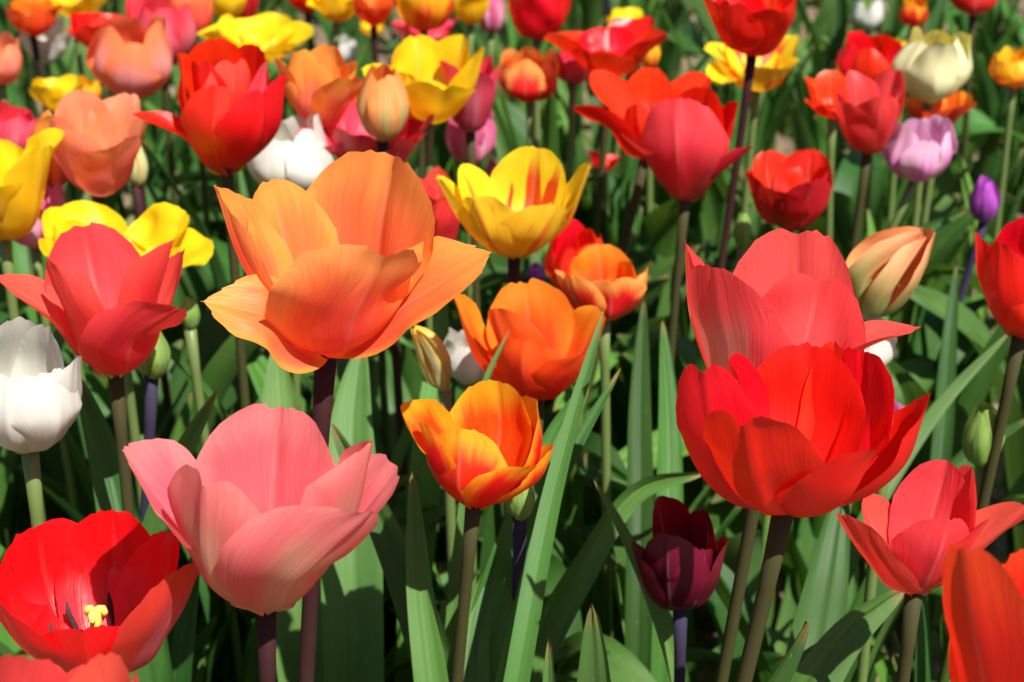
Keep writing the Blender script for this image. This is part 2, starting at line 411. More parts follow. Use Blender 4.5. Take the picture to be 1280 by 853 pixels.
def strip(pts, W, focus, nu=14, nv=20, k0=70, k1=38, b0=0.42, tm=0.64, bl=0.34, ex=2.4, rnd=0.2, notch=0.0, ruf=0.02, flare=0.0,
          tipout=0.0, roll=0.0, crease=0.02, seed=0, wob=0.034, jag=0.010, shear=0.0, pw=0.5, rex=2.4):
    """a petal or leaf: pts base..tip (3 or more), W greatest width, focus = point its inner face looks at"""
    n = len(pts)
    cum = [0.0]
    for i in range(n - 1):
        cum.append(cum[-1] + (pts[i + 1] - pts[i]).length)
    tan = []
    for i in range(n):
        a_, b_ = max(0, i - 1), min(n - 1, i + 1)
        if 0 < i < n - 1:
            h1, h2 = cum[i] - cum[i - 1], cum[i + 1] - cum[i]
            tan.append(((pts[i] - pts[i - 1]) / h1 * h2 + (pts[i + 1] - pts[i]) / h2 * h1) / (h1 + h2))
        else:
            tan.append((pts[b_] - pts[a_]) / (cum[b_] - cum[a_]))

    def P(t):
        x = t * (n - 1)
        if n == 3:
            return pts[0] * ((x - 1) * (x - 2) / 2) - pts[1] * (x * (x - 2)) + pts[2] * (x * (x - 1) / 2)
        d = t * cum[-1]
        i = 0
        while i < n - 2 and d > cum[i + 1]:
            i += 1
        h = cum[i + 1] - cum[i]
        f = (d - cum[i]) / h
        m1, m2 = tan[i] * h, tan[i + 1] * h
        return (pts[i] * (2 * f ** 3 - 3 * f * f + 1) + m1 * (f ** 3 - 2 * f * f + f) + pts[i + 1] * (3 * f * f - 2 * f ** 3) + m2 * (f ** 3 - f * f))

    L = (pts[0] - pts[-1]).length
    verts, uvs, faces = [], [], []
    ph = seed * 1.7
    e = 0.012

    def frame(t):
        p = P(t)
        T = (P(t + e) - P(t - e)).normalized()
        Nn = focus - p
        Nn = Nn - T * Nn.dot(T)
        Nn.normalize()
        S = T.cross(Nn).normalized()
        if roll:
            q = Matrix.Rotation(R(roll) * t, 3, T)
            Nn, S = q @ Nn, q @ S
        return p, T, Nn, S

    for j in range(nv + 1):
        tj = j / nv
        tj = 1 - (1 - tj) ** 1.25
        for i in range(nu + 1):
            s = -1 + 2 * i / nu
            a = abs(s)
            t = tj * (1 - rnd * a ** rex * tj ** 2.5)
            t -= notch * math.exp(-(s / 0.22) ** 2) * tj ** 6
            t += (jag * noise.noise(Vector((s * 9, seed * 3.3, 0))) + jag * 0.6 * noise.noise(Vector((s * 23, seed * 3.3, 5)))) * tj ** 4 * 2
            p, T, Nn, S = frame(t)
            if t < tm:
                wd = b0 + (1 - b0) * math.sin(t / tm * math.pi / 2) ** 0.95
            else:
                q = min(1.0, (t - tm) / (1 - tm))
                wd = bl + (1 - bl) * max(0.0, 1 - q ** ex) ** pw
            wd *= 1 + jag * 2.2 * noise.noise(Vector((t * 13, seed + (7 if s > 0 else 1), 0))) * a
            K = R(k0 + (k1 - k0) * sst(t, 0.05, 0.95))
            h = 0.5 * W * wd
            so = h * math.sin(K * s) / max(0.05, math.sin(abs(K))) * (1 if K > 0 else 1)
            no = h * (1 - math.cos(K * s)) / max(0.05, math.sin(abs(K)))
            if K < 0:
                no = -no
            no -= flare * h * a ** 3.5 * sst(t, 0.25, 1.0)
            no -= crease * W * math.exp(-(s / 0.10) ** 2) * sst(t, 0.1, 0.5)
            no += ruf * W * a ** 2.2 * sst(t, 0.25, 0.9) * (math.sin(t * 11 + ph + s * 2) + 0.6 * math.sin(t * 23 + ph * 2 - s * 3))
            no += wob * W * 2.2 * noise.noise(Vector((s * 1.4, t * 2.3, seed * 5.1))) * sst(t, 0.1, 0.6)
            no += W * 0.012 * noise.noise(Vector((s * 4.5, t * 3.2, seed * 2.1))) * sst(t, 0.15, 0.6) + W * 0.004 * noise.noise(Vector((s * 15, t * 5, seed))) * sst(t, 0.4, 0.9)
            no -= tipout * L * max(0.0, (t - 0.68) / 0.32) ** 2
            so += shear * h * t * 0.5
            verts.append(p + S * so + Nn * no)
            uvs.append((0.5 + s * 0.5, tj))
    for j in range(nv):
        for i in range(nu):
            a0 = j * (nu + 1) + i
            faces.append((a0, a0 + 1, a0 + nu + 2, a0 + nu + 1))
    # inner face = front
    jm, im = nv // 2, nu // 2
    a0 = jm * (nu + 1) + im
    nrm = (verts[a0 + 1] - verts[a0]).cross(verts[a0 + nu + 1] - verts[a0])
    if nrm.dot(focus - verts[a0]) < 0:
        faces = [f[::-1] for f in faces]
    return verts, faces, uvs


def tube(pts, radii, sides=10):
    verts, faces, uvs = [], [], []
    n = len(pts)
    for i, p in enumerate(pts):
        T = (pts[min(i + 1, n - 1)] - pts[max(i - 1, 0)]).normalized()
        A = T.cross(Vector((0.31, 0.95, 0.05))).normalized()
        B = T.cross(A)
        for k in range(sides):
            an = 2 * math.pi * k / sides
            verts.append(p + (A * math.cos(an) + B * math.sin(an)) * radii[i])
            uvs.append((k / sides, 1 - i / (n - 1)))
    for i in range(n - 1):
        for k in range(sides):
            k2 = (k + 1) % sides
            faces.append((i * sides + k, i * sides + k2, (i + 1) * sides + k2, (i + 1) * sides + k))
    verts.append(pts[0]); uvs.append((.5, 1))
    c = len(verts) - 1
    for k in range(sides):
        faces.append((c, (k + 1) % sides, k))
    verts.append(pts[-1]); uvs.append((.5, 0))
    c = len(verts) - 1
    for k in range(sides):
        faces.append((c, (n - 1) * sides + k, (n - 1) * sides + (k + 1) % sides))
    return verts, faces, uvs


# ------------------------------------------------------------------ ground
def build_ground():
    def axis(lo, hi, fine_lo, fine_hi, step, coarse):
        v, x = [], fine_lo
        while x <= fine_hi:
            v.append(x); x += step
        g, x = step, v[-1]
        while x < hi:
            g *= coarse; x += g; v.append(min(x, hi))
        g, x = step, v[0]
        while x > lo:
            g *= coarse; x -= g; v.insert(0, max(x, lo))
        return v
    xs = axis(-150, 150, -1.4, 1.4, 0.02, 1.35)
    ys = axis(-150, 200, 0.5, 3.6, 0.02, 1.35)
    verts, faces, uvs = [], [], []
    for y in ys:
        for x in xs:
            near = 1 if (-2 < x < 2 and 0 < y < 5) else 0
            z = 0
            if near:
                z = 0.010 * noise.noise(Vector((x * 4, y * 4, 0))) + 0.010 * noise.noise(Vector((x * 15, y * 15, 3))) + 0.006 * noise.noise(Vector((x * 42, y * 42, 9))) - 0.012
            verts.append(Vector((x, y, z)))
            uvs.append((x, y))
    nx = len(xs)
    for j in range(len(ys) - 1):
        for i in range(nx - 1):
            a = j * nx + i
            faces.append((a, a + 1, a + nx + 1, a + nx))
    N = NT('garden_soil')
    tc = N.n("ShaderNodeTexCoord").outputs['Object']
    n1 = N.noise(tc, 14.0, 8.0, 0.7)
    n2 = N.noise(tc, 3.0, 3.0, 0.5)
    n3 = N.noise(tc, 120.0, 4.0, 0.7)
    c = N.mix(N.step(n1, 0.35, 0.68), (0.085, 0.052, 0.03), (0.27, 0.19, 0.115))
    c = N.mix(N.step(n3, 0.45, 0.8), c, (0.36, 0.27, 0.18))
    c = N.mix(N.math('MULTIPLY', N.step(n2, 0.48, 0.62), 0.45), c, (0.12, 0.15, 0.035))
    bp = N.n("ShaderNodeBump")
    N.set(bp.inputs['Height'], N.math('ADD', n1, N.math('MULTIPLY', n3, 0.4)))
    bp.inputs['Strength'].default_value = 0.8
    bp.inputs['Distance'].default_value = 0.012
    pr = N.n("ShaderNodeBsdfPrincipled")
    N.set(pr.inputs['Base Color'], c)
    pr.inputs['Roughness'].default_value = 0.95
    N.t.links.new(bp.outputs[0], pr.inputs['Normal'])
    o = N.n("ShaderNodeOutputMaterial")
    N.t.links.new(pr.outputs[0], o.inputs[0])
    g = mesh_obj('ground', verts, faces, uvs, N.m)
    tag(g, 'bare brown garden soil between the tulip plants', kind='structure')
    # clods
    rr = random.Random(3)
    vs, fs, us = [], [], []
    for _ in range(1500):
        x, y = rr.uniform(-1.1, 1.1), rr.uniform(0.8, 3.2)
        r = rr.uniform(0.003, 0.012) * (1.4 if rr.random() < .15 else 1)
        b = len(vs)
        for (a1, a2, a3) in ((1, 0, 0), (-1, 0, 0), (0, 1, 0), (0, -1, 0), (0, 0, 1), (0, 0, -1), (.7, .7, .4), (-.7, .6, .5), (.6, -.7, .5), (-.6, -.7, .3)):
            k = r * rr.uniform(.7, 1.25)
            vs.append(Vector((x + a1 * k, y + a2 * k, -0.004 + a3 * k * .8)))
            us.append((x, y))
        for f in ((0, 6, 4), (6, 2, 4), (2, 7, 4), (7, 1, 4), (1, 9, 4), (9, 3, 4), (3, 8, 4), (8, 0, 4), (0, 2, 6), (2, 1, 7), (1, 3, 9), (3, 0, 8)):
            fs.append(tuple(b + q for q in f))
    c = mesh_obj('soil_clods', vs, fs, us, N.m, smooth=False)
    tag(c, 'small brown clods and pebbles of soil lying on the bed', kind='stuff')
    # weeds, low grass
    vs, fs, us = [], [], []
    for _ in range(2600):
        if rr.random() < 0.65:
            x, y = rr.gauss(0.62, 0.2), rr.uniform(1.1, 2.3)
        else:
            x, y = rr.uniform(-1.2, 1.3), rr.uniform(0.9, 3.6)
        if noise.noise(Vector((x * 5, y * 5, 2))) < -0.05:
            continue
        h = rr.uniform(0.015, 0.06)
        an = rr.uniform(0, 6.28)
        wd = rr.uniform(0.0012, 0.003)
        d = Vector((math.cos(an), math.sin(an), 0))
        sd = Vector((-d.y, d.x, 0)) * wd
        p = Vector((x, y, -0.012))
        b = len(vs)
        ben = rr.uniform(0.2, 0.9) * h
        for q in range(4):
            t = q / 3
            c0 = p + d * (ben * t * t) + Vector((0, 0, h * (t - 0.25 * t * t)))
            kk = 1 - t * 0.9
            vs += [c0 - sd * kk, c0 + sd * kk]
            us += [(0, t), (1, t)]
        for q in range(3):
            fs.append((b + 2 * q, b + 2 * q + 1, b + 2 * q + 3, b + 2 * q + 2))
    c = mesh_obj('weeds', vs, fs, us, M['blade'])
    tag(c, 'short green weeds and grass sprouting from the soil', 'weeds', kind='stuff')


build_ground()

# ------------------------------------------------------------------ leaf shapes, shared by all plants
LEAVES = []


def build_leaf_meshes():
    rr = random.Random(11)
    for i in range(18):
        L = rr.uniform(0.24, 0.34)
        kind = i % 3
        if kind == 0:                       # upright narrow
            W, le, dr = rr.uniform(0.018, 0.028), 0.18, 0.0
        elif kind == 1:                     # broad, half upright
            W, le, dr = rr.uniform(0.038, 0.058), 0.32, 0.06
        else:                               # arching
            W, le, dr = rr.uniform(0.030, 0.046), 0.55, 0.20
        x1 = L * le
        up = math.sqrt(max(0.01, L * L - x1 * x1))
        tw = rr.uniform(-0.25, 0.25) * L * 0.5
        pts = [Vector((0.004, 0, 0)), Vector((x1 * 0.20, tw * .1, up * 0.40)), Vector((x1 * 0.55, tw * .4, up * 0.80)),
               Vector((x1, tw, up * (1 - dr) if dr < .1 else up * (0.95 - dr)))]
        v, f, u = strip(pts, W, Vector((-0.25 if kind else -0.5, 0, L * 1.15)), nu=8, nv=22, pw=.62, k0=75, k1=rr.uniform(12, 40), b0=0.5, tm=0.42, bl=0.01, ex=1.55, rnd=0.0, ruf=rr.uniform(0.01, 0.05),
                        crease=0.05, seed=i, wob=0.05, jag=0.0, roll=rr.uniform(-50, 50))
        me = mesh_obj('leaf_shape', v, f, u, M[('leaf', 'leafpale', 'leaf', 'blade')[i % 4]])
        LEAVES.append((me.data, kind, L))
        bpy.data.objects.remove(me)


build_leaf_meshes()
NARROW = [m for m in LEAVES if m[1] == 0]
BROAD = [m for m in LEAVES if m[1] != 0]


def add_leaves(root, n, rr, top=0.3, broad=0.6, rot0=None):
    a0 = rr.uniform(0, 6.28) if rot0 is None else rot0
    for i in range(n):
        me, kd, L = rr.choice(BROAD if rr.random() < broad else NARROW)
        o = bpy.data.objects.new('leaf', me)
        col.objects.link(o)
        o.parent = root
        s = top / L * rr.uniform(0.72, 1.08) / (0.93 if kd < 2 else 0.8)
        o.scale = (s * rr.uniform(0.8, 1.15), s * rr.uniform(0.85, 1.2), s)
        o.rotation_euler = (rr.uniform(-.08, .08), rr.uniform(-.10, .12), a0 + i * 2.4 + rr.uniform(-.5, .5))
        o.location = (rr.uniform(-.006, .006), rr.uniform(-.006, .006), -0.012)


# ------------------------------------------------------------------ flowers
def fpoint(p, D):
    """photo position x, y and q (horizontal offset away from the camera, same units) of a point of a flower whose base is D deep"""
    pass


GROUPS = {}


def flower(label, base, D, mat, petals, group, stem='stemdark', foot=None, hi=True, leaves=2, centre=None, name='tulip', cat='tulip', dflt=None,
           stem_r=0.0028, leaftop=0.29, seed=None, is_ring=False, spread=True, bowl=None):
    bx, by = base
    sc = D / FPX
    B = at_depth(bx, by, D)
    rr = random.Random(seed if seed is not None else int(bx * 31 + by * 7))

    def W3(p):
        x, y, q = p
        dy = by - y
        h = (dy - q * SP) / CP
        return at_depth(x, y, D + (q * CP - h * SP) * sc)

    if not is_ring and spread:
        for p in petals:
            (mx_, my_, mq), (tx_, ty_, tq) = p['pts']
            if mq > 30:
                p['pts'] = [(mx_, my_, mq * 0.86), (tx_, ty_, mq * 1.16)]
            elif mq < -30 and tq < -30:
                p['pts'] = [(mx_, my_, mq * 0.97), (tx_, ty_, mq * 1.04)]
    hmax = max(W3(p['pts'][-1]).z for p in petals) - B.z
    # stem and its foot on the ground
    if foot:
        r = ray(*foot)
        S = CAM + r * ((B.y - CAM.y) / r.y)
        dxz = (S.x - B.x) / (S.z - B.z)
        G = Vector((B.x - dxz * B.z, B.y + rr.uniform(-.01, .01), 0))
    else:
        G = Vector((B.x + rr.uniform(-.02, .02), B.y + rr.uniform(-.015, .02), 0))
    G.z = -0.012
    root = empty(name, G)
    tag(root, label, cat, group)
    F = B + Vector((0, 0, hmax * 0.72))
    for i, p in enumerate(petals):
        kw = dict(dflt or {})
        kw.update({k: v for k, v in p.items() if k not in ('pts', 'w', 'm', 'fz', 'lab', 'fo')})
        pts = [B + Vector((0, 0, 0.0004 * i))] + [W3(q) for q in p['pts']]
        dm = pts[1] - pts[0]
        ka, kb = bowl or ((0.60, 0.25) if is_ring else (0.50, 0.27))
        pts.insert(1, pts[0] + Vector((dm.x * ka, dm.y * ka, dm.z * kb)))
        fo = W3(p['fo']) if 'fo' in p else B + Vector((0, 0, hmax * p.get('fz', 0.72)))
        if kw.get('bl', .34) >= .35:
            kw['bl'] = kw.get('bl', .34) + .12
            kw.setdefault('tm', .68)
            kw['rnd'] = max(kw.get('rnd', 0), .32)
            kw.setdefault('ex', 3.2)
            kw['rex'] = 3.3
            kw['bl'] = min(.82, kw['bl'] + .08)
            kw.setdefault('crease', .034)
            kw['W'] = p['w'] * sc * 1.05
        nu, nv = (22, 34) if hi else (12, 16)
        v, f, u = strip(pts, kw.pop('W', p['w'] * sc), fo, nu=nu, nv=nv, seed=rr.uniform(0, 99), **kw)
        ob = mesh_obj('petal', v, f, u, M[p.get('m', mat)], root, G)
        if p.get('lab'):
            ob['label'] = p['lab']
    # stem
    n = 14
    pts, rad = [], []
    cv = (B - G)
    side = Vector((rr.uniform(-1, 1), rr.uniform(-1, 1), 0)) * 0.008
    for i in range(n + 1):
        t = i / n
        pts.append(B - cv * t + side * math.sin(t * math.pi) * t)
        rad.append(stem_r * (1.0 + 0.12 * t + 0.35 * max(0, 1 - t * 12)))
    pts[0] = pts[0] + Vector((0, 0, 0.0022))
    v, f, u = tube(pts, rad, 12 if hi else 8)
    mesh_obj('stem', v, f, u, M[stem], root, G)
    # centre
    if centre:
        ph = centre.get('h', 0.026)
        ln = centre.get('lean', Vector((0, 0, 0)))
        T = (Vector((0, 0, 1)) + ln).normalized()
        pp = [B + T * (ph * q) for q in (1.0, 0.97, 0.85, 0.5, 0.05)]
        v, f, u = tube(pp, [0.0018, 0.0023, 0.0022, 0.0026, 0.0028], 12)
        pis = mesh_obj('pistil', v, f, u, M['pistil'], root, G)
        vs, fs, us = [], [], []
        for a in range(3):
            an = a * 2.094 + 0.5
            c0 = B + T * (ph * 1.0)
            d = Vector((math.cos(an), math.sin(an), 0))
            q = [c0 + T * .001, c0 + d * 0.0016 + T * 0.0010, c0 + d * 0.0030 + T * 0.0004, c0 + d * 0.0037 - T * 0.0012, c0 + d * 0.0034 - T * 0.0026]
            v, f, u = tube(q, [0.0009, 0.0015, 0.0018, 0.0015, 0.0007], 8)
            b = len(vs)
            vs += v; us += [(x_, 1.0) for x_, y_ in u]
            fs += [tuple(b + k for k in ff) for ff in f]
        mesh_obj('stigma', vs, fs, us, M['pistil'], root, G)
        am = M[centre.get('anther', 'anther')]
        for a in range(6):
            an = a * 1.047 + 0.3
            d = Vector((math.cos(an), math.sin(an), 0))
            rr0 = centre.get('spread', 0.010)
            f0 = B + d * 0.004 + T * 0.002
            f1 = B + d * rr0 + T * ph * 0.42
            f2 = f1 + (d * 0.0035 + Vector((rr.uniform(-.002, .002), rr.uniform(-.002, .002), 0))) + T * ph * 0.36
            f3 = f2 + T * ph * 0.18
            v, f, u = tube([f1, (f1 + f2) / 2, f2, f3], [0.0006, 0.0012, 0.0012, 0.0004], 7)
            st = mesh_obj('stamen', v, f, u, am, root, G)
            v, f, u = tube([f1, (f0 + f1) / 2, f0], [0.0007, 0.0008, 0.001], 6)
            mesh_obj('filament', v, f, u, M['pistil'], st, G)
    if leaves:
        add_leaves(root, leaves, rr, top=leaftop)
    return root


def P(tip, mid, w, **kw):
    return dict(pts=[mid, tip], w=w, **kw)


def P4(tip, m2, m1, w, **kw):
    return dict(pts=[m1, m2, tip], w=w, **kw)


RED, COR, ORA, YEL, WHI, OTH, BUD = ('red tulips', 'coral and pink tulips', 'orange tulips', 'yellow tulips', 'white tulips', 'purple and lilac tulips', 'tulip buds')

# ---- the pink tulip
flower('large open salmon pink tulip low in front, its outer petal streaked with beige', (333, 765), 0.58, 'pink', [
    P((345, 503, 60), (338, 632, 82), 178, notch=0.035, bl=0.42, k1=34, tm=0.62, rnd=.22, ruf=.01),
    P((152, 563, 5), (236, 672, 18), 165, bl=0.3, k1=30, ruf=.02, roll=12),
    P((495, 583, 35), (425, 662, 45), 150, bl=0.4, k1=25, ruf=.02),
    P((466, 556, -22), (437, 655, -12), 105, bl=0.15, k1=95, k0=85, ruf=.01, roll=-20),
    P((262, 590, -72), (256, 690, -92), 150, bl=0.45, notch=.05, k1=45, crease=.05, rnd=.2),
    P((462, 642, -105), (362, 722, -112), 150, bl=0.35, k1=42, ruf=.02, rnd=.2),
], COR, stem='stemdark', foot=(334, 853))

# ---- the orange tulip
flower('huge wide open orange tulip with frilled spreading petals and a thick purple stem', (408, 446), 0.66, 'orange', [
    P((480, 190, 60), (466, 322, 85), 222, notch=.02, bl=.56, k1=24, ruf=.02, jag=.016, tm=.7, rnd=.28),
    P((340, 226, 55), (366, 340, 75), 120, bl=.4, k1=28, ruf=.02, tm=.65),
    P((268, 234, 5), (316, 350, -4), 125, bl=.10, k1=62, ruf=.02, jag=.012),
    P((254, 378, -70), (335, 396, -80), 104, bl=.03, k1=24, ruf=.03, jag=.016, ex=1.5, tm=.55, k0=15, b0=.12, fo=(330, 120, -260)),
    P((478, 300, -80), (442, 392, -104), 185, notch=.05, bl=.5, k1=35, k0=60, ruf=.035, jag=.02, tipout=.06, rnd=.2, tm=.66),
    P((612, 317, -30), (508, 378, -25), 112, bl=.12, k1=22, ruf=.03, jag=.014, tm=.66, k0=30, b0=.22, fo=(480, 100, -150)),
], ORA, stem='stemdark', foot=(400, 545), stem_r=.0035)

# ---- red tulip bottom left
flower('wide open glossy red tulip at the lower left showing its yellow stigma and black stamens', (128, 846), 0.62, 'red', [
    P((46, 654, 50), (70, 750, 75), 158, bl=.5, k1=30, notch=.02, ruf=.01, m='redpink'),
    P((140, 638, 85), (142, 745, 100), 130, bl=.45, k1=32, m='redpink'),
    P((214, 668, 45), (196, 752, 62), 110, bl=.4, k1=34, m='redpink'),
    P((240, 704, -40), (212, 788, -60), 125, bl=.35, k1=44, m='redpink'),
    P((104, 785, -100), (112, 824, -96), 140, bl=.5, k1=40),
    P((-22, 738, -20), (35, 806, -45), 130, bl=.4, k1=40),
], RED, centre=dict(h=0.029, spread=.012), stem='stemgreen')

# ---- tulip cropped by the bottom edge
flower('coral red tulip cut off by the bottom edge at the lower left corner', (82, 1030), 0.50, 'coral', [
    P((40, 822, -60), (20, 930, -85), 120, bl=.5, k1=45),
    P((118, 824, -62), (135, 930, -85), 120, bl=.5, k1=45),
    P((0, 850, -10), (-10, 940, 0), 120, bl=.4),
    P((165, 850, 0), (178, 940, 10), 120, bl=.4),
    P((50, 830, 60), (50, 930, 85), 120, bl=.4),
    P((120, 830, 60), (120, 930, 85), 120, bl=.4),
], COR, leaves=0)

# ---- white tulip left
flower('white cup shaped tulip at the left edge under a coral one', (38, 568), 0.70, 'white', [
    P((20, 400, 40), (18, 485, 62), 96, bl=.5, k1=36),
    P((64, 410, 28), (62, 500, 46), 88, bl=.45, k1=40),
    P((99, 446, -18), (93, 520, -20), 84, bl=.3, k1=55, k0=80),
    P((16, 468, -58), (12, 530, -78), 120, bl=.55, k1=48, crease=.05, notch=.03),
    P((62, 463, -45), (72, 530, -62), 92, bl=.5, k1=45),
    P((-30, 448, 0), (-30, 520, 0), 90, bl=.4, k1=50),
], WHI, stem='stemgreen', foot=(48, 660), spread=False)

# ---- coral left
flower('open coral tulip at the left with a long petal reaching to the left edge', (145, 472), 0.76, 'coral', [
    P((104, 280, 55), (122, 375, 72), 122, bl=.35, k1=34, notch=.02),
    P((-6, 343, -12), (62, 392, 0), 62, bl=.15, k1=30, k0=80),
    P((57, 325, -25), (88, 400, -45), 92, bl=.3, k1=50, k0=75),
    P((225, 386, -72), (166, 430, -70), 110, bl=.35, k1=42),
    P((214, 300, -8), (192, 388, -8), 70, bl=.10, k1=90, k0=85, roll=-15),
    P((232, 312, 34), (210, 380, 40), 88, bl=.3, k1=30),
], COR, centre=dict(h=0.024, anther='antheryellow'), stem='stembrown', foot=(163, 650))

# ---- orange yellow tulip, centre
flower('small round orange tulip with yellow rims and a grey stem, low in the centre', (592, 636), 0.72, 'flamed', [
    P((622, 476, 35), (622, 556, 55), 118, bl=.5, k1=42),
    P((503, 505, 12), (548, 575, 22), 84, bl=.12, k1=45),
    P((672, 500, 22), (664, 575, 26), 92, bl=.4, k1=62, k0=80),
    P((580, 536, -28), (574, 596, -52), 104, bl=.5, k1=48, crease=.05),
    P((668, 584, -48), (632, 614, -52), 84, bl=.35, k1=50),
    P((691, 556, -8), (668, 604, -8), 66, bl=.2, k1=60),
    P((524, 525, -18), (545, 588, -24), 72, bl=.3, k1=55),
], ORA, stem='stembrown', foot=(568, 853))

# ---- orange red, behind it
flower('wide orange red tulip with a narrow leaf standing in front of it', (672, 502), 0.84, 'orangered', [
    P((568, 368, 5), (600, 448, 10), 78, bl=.3, k1=40),
    P((655, 350, 55), (664, 430, 64), 112, bl=.5, k1=34, notch=.03),
    P((616, 386, -22), (640, 450, -38), 90, bl=.4, k1=48),
    P((756, 392, 18), (722, 450, 22), 96, bl=.4, k1=36),
    P((742, 440, -45), (712, 476, -50), 88, bl=.4, k1=44),
    P((655, 425, -58), (655, 474, -62), 96, bl=.4, k1=44),
], ORA, stem='stembrown', foot=(668, 640))

# ---- orange red cup and the red one behind it
flower('orange red cup tulip with pale yellow rims, right of the yellow tulip', (755, 403), 0.95, 'redrim', [
    P((748, 306, 30), (752, 360, 42), 78, bl=.5, k1=44, m='orangered'),
    P((762, 348, -36), (764, 384, -44), 92, bl=.55, k1=48, notch=.04),
    P((694, 338, -8), (712, 384, -8), 56, bl=.3, k1=60),
    P((715, 344, -32), (728, 386, -34), 54, bl=.4, k1=55),
    P((811, 336, -8), (796, 382, -12), 60, bl=.25, k1=60),
    P((716, 322, 22), (718, 368, 26), 56, bl=.4, k1=50, m='orangered'),
    P((788, 328, 18), (788, 370, 22), 60, bl=.4, k1=50, m='orangered'),
], ORA, stem='stemgreen', hi=True)

# ---- yellow with red streaks
flower('bright yellow tulip with red streaks, standing right of the huge orange one', (643, 324), 0.92, 'yellowred', [
    P((670, 184, 52), (662, 258, 62), 100, bl=.55, k1=34),
    P((576, 207, 28), (604, 272, 36), 66, bl=.4, k1=38),
    P((546, 222, 0), (578, 280, -5), 80, bl=.35, k1=42),
    P((594, 245, -42), (612, 296, -52), 88, bl=.4, k1=46),
    P((694, 256, -48), (672, 300, -52), 94, bl=.4, k1=44),
    P((736, 206, 4), (712, 276, 6), 74, bl=.35, k1=44),
], YEL, stem='stemdark', foot=(640, 400), centre=dict(h=0.02))

# ---- coral right, partly behind the bright red one
flower('big coral pink tulip behind the bright red one on the right, one petal pointing right', (958, 545), 0.68, 'coralpale', [
    P((996, 284, 60), (990, 400, 88), 158, bl=.5, k1=32, notch=.035, tm=.65, rnd=.2),
    P((1026, 341, 20), (1004, 435, 32), 138, bl=.5, k1=24, notch=.06, tm=.66, fo=(1020, 330, -260)),
    P((893, 332, -50), (904, 430, -80), 142, bl=.4, k1=46, tm=.6, rnd=.4),
    P((856, 300, -5), (866, 405, 6), 84, bl=.10, k1=60, k0=80),
    P((1145, 400, -12), (1055, 445, -8), 74, bl=.12, k1=40, k0=70, tipout=.04),
    P((985, 460, -75), (975, 510, -80), 120, bl=.4, k1=40),
], COR, stem='stembrown', foot=(905, 850))

# ---- bright red right
flower('bright glossy red tulip in front on the right, cupped with folded petals', (980, 641), 0.60, 'red', [
    P((1008, 432, 55), (1004, 538, 84), 152, bl=.5, k1=34, tm=.66, rnd=.2),
    P((1080, 436, 40), (1072, 532, 70), 136, bl=.5, k1=30, notch=.02, tm=.66),
    P((880, 450, -14), (893, 545, -34), 100, bl=.5, k1=34, tipout=.03, fo=(960, 500, 170), notch=.05),
    P((912, 446, 12), (926, 545, 18), 92, bl=.4, k1=60, notch=.03),
    P((932, 508, -78), (946, 590, -100), 150, bl=.5, k1=46, crease=.06, notch=.06, tm=.66, flare=.2, tipout=.07),
    P((1092, 545, -70), (1062, 608, -84), 150, bl=.5, k1=46, tm=.66, flare=.32, notch=.07, tipout=.06),
    P((1162, 492, -4), (1122, 584, -18), 104, bl=.26, k1=50, k0=70),
    P((1042, 428, 60), (1030, 540, 78), 60, bl=.4, k1=40),
], RED, stem='stembrown', foot=(930, 853), stem_r=.0031, bowl=(.58, .24))

# ---- coral lower right
flower('open coral tulip at the lower right, below the bright red one', (1142, 744), 0.68, 'coral', [
    P((1084, 622, 30), (1104, 686, 34), 78, bl=.4, k1=36),
    P((1182, 577, 45), (1160, 664, 50), 92, bl=.4, k1=34),
    P((1212, 584, 28), (1200, 662, 32), 68, bl=.4, k1=44),
    P((1052, 644, -32), (1092, 706, -38), 84, bl=.4, k1=42),
    P((1186, 648, -46), (1168, 702, -54), 96, bl=.45, k1=40),
    P((1284, 636, -2), (1216, 688, -6), 88, bl=.4, k1=34),
    P((1236, 652, -34), (1200, 698, -38), 74, bl=.4, k1=40),
], COR, stem='stembrown', foot=(1130, 853))

# ---- scarlet corner
flower('plain scarlet tulip cut off by the lower right corner', (1290, 1000), 0.50, 'scarlet', [
    P((1206, 682, -60), (1226, 828, -88), 172, bl=.5, k1=38, crease=.012, ruf=.0, tm=.58, rnd=.42),
    P((1330, 730, -60), (1320, 850, -85), 140, bl=.4),
    P((1262, 692, 60), (1262, 820, 95), 150, bl=.4),
    P((1345, 740, 20), (1335, 860, 30), 130, bl=.4),
    P((1200, 740, 25), (1190, 850, 30), 110, bl=.4),
    P((1298, 690, 10), (1290, 850, -20), 90, bl=.4),
], RED, leaves=0, spread=False)

# ---- red at right edge
flower('red goblet tulip cut by the right edge below the purple bud', (1274, 425), 0.80, 'red', [
    P((1282, 272, 42), (1280, 350, 56), 96, bl=.4, k1=40),
    P((1220, 290, -5), (1234, 368, -8), 62, bl=.3, k1=60),
    P((1248, 302, -32), (1252, 375, -46), 74, bl=.3, k1=50),
    P((1310, 352, -44), (1292, 396, -52), 88, bl=.45, k1=46),
    P((1332, 296, 0), (1316, 370, 0), 80, bl=.3),
], RED, stem='stembrown', foot=(1228, 640), spread=False)

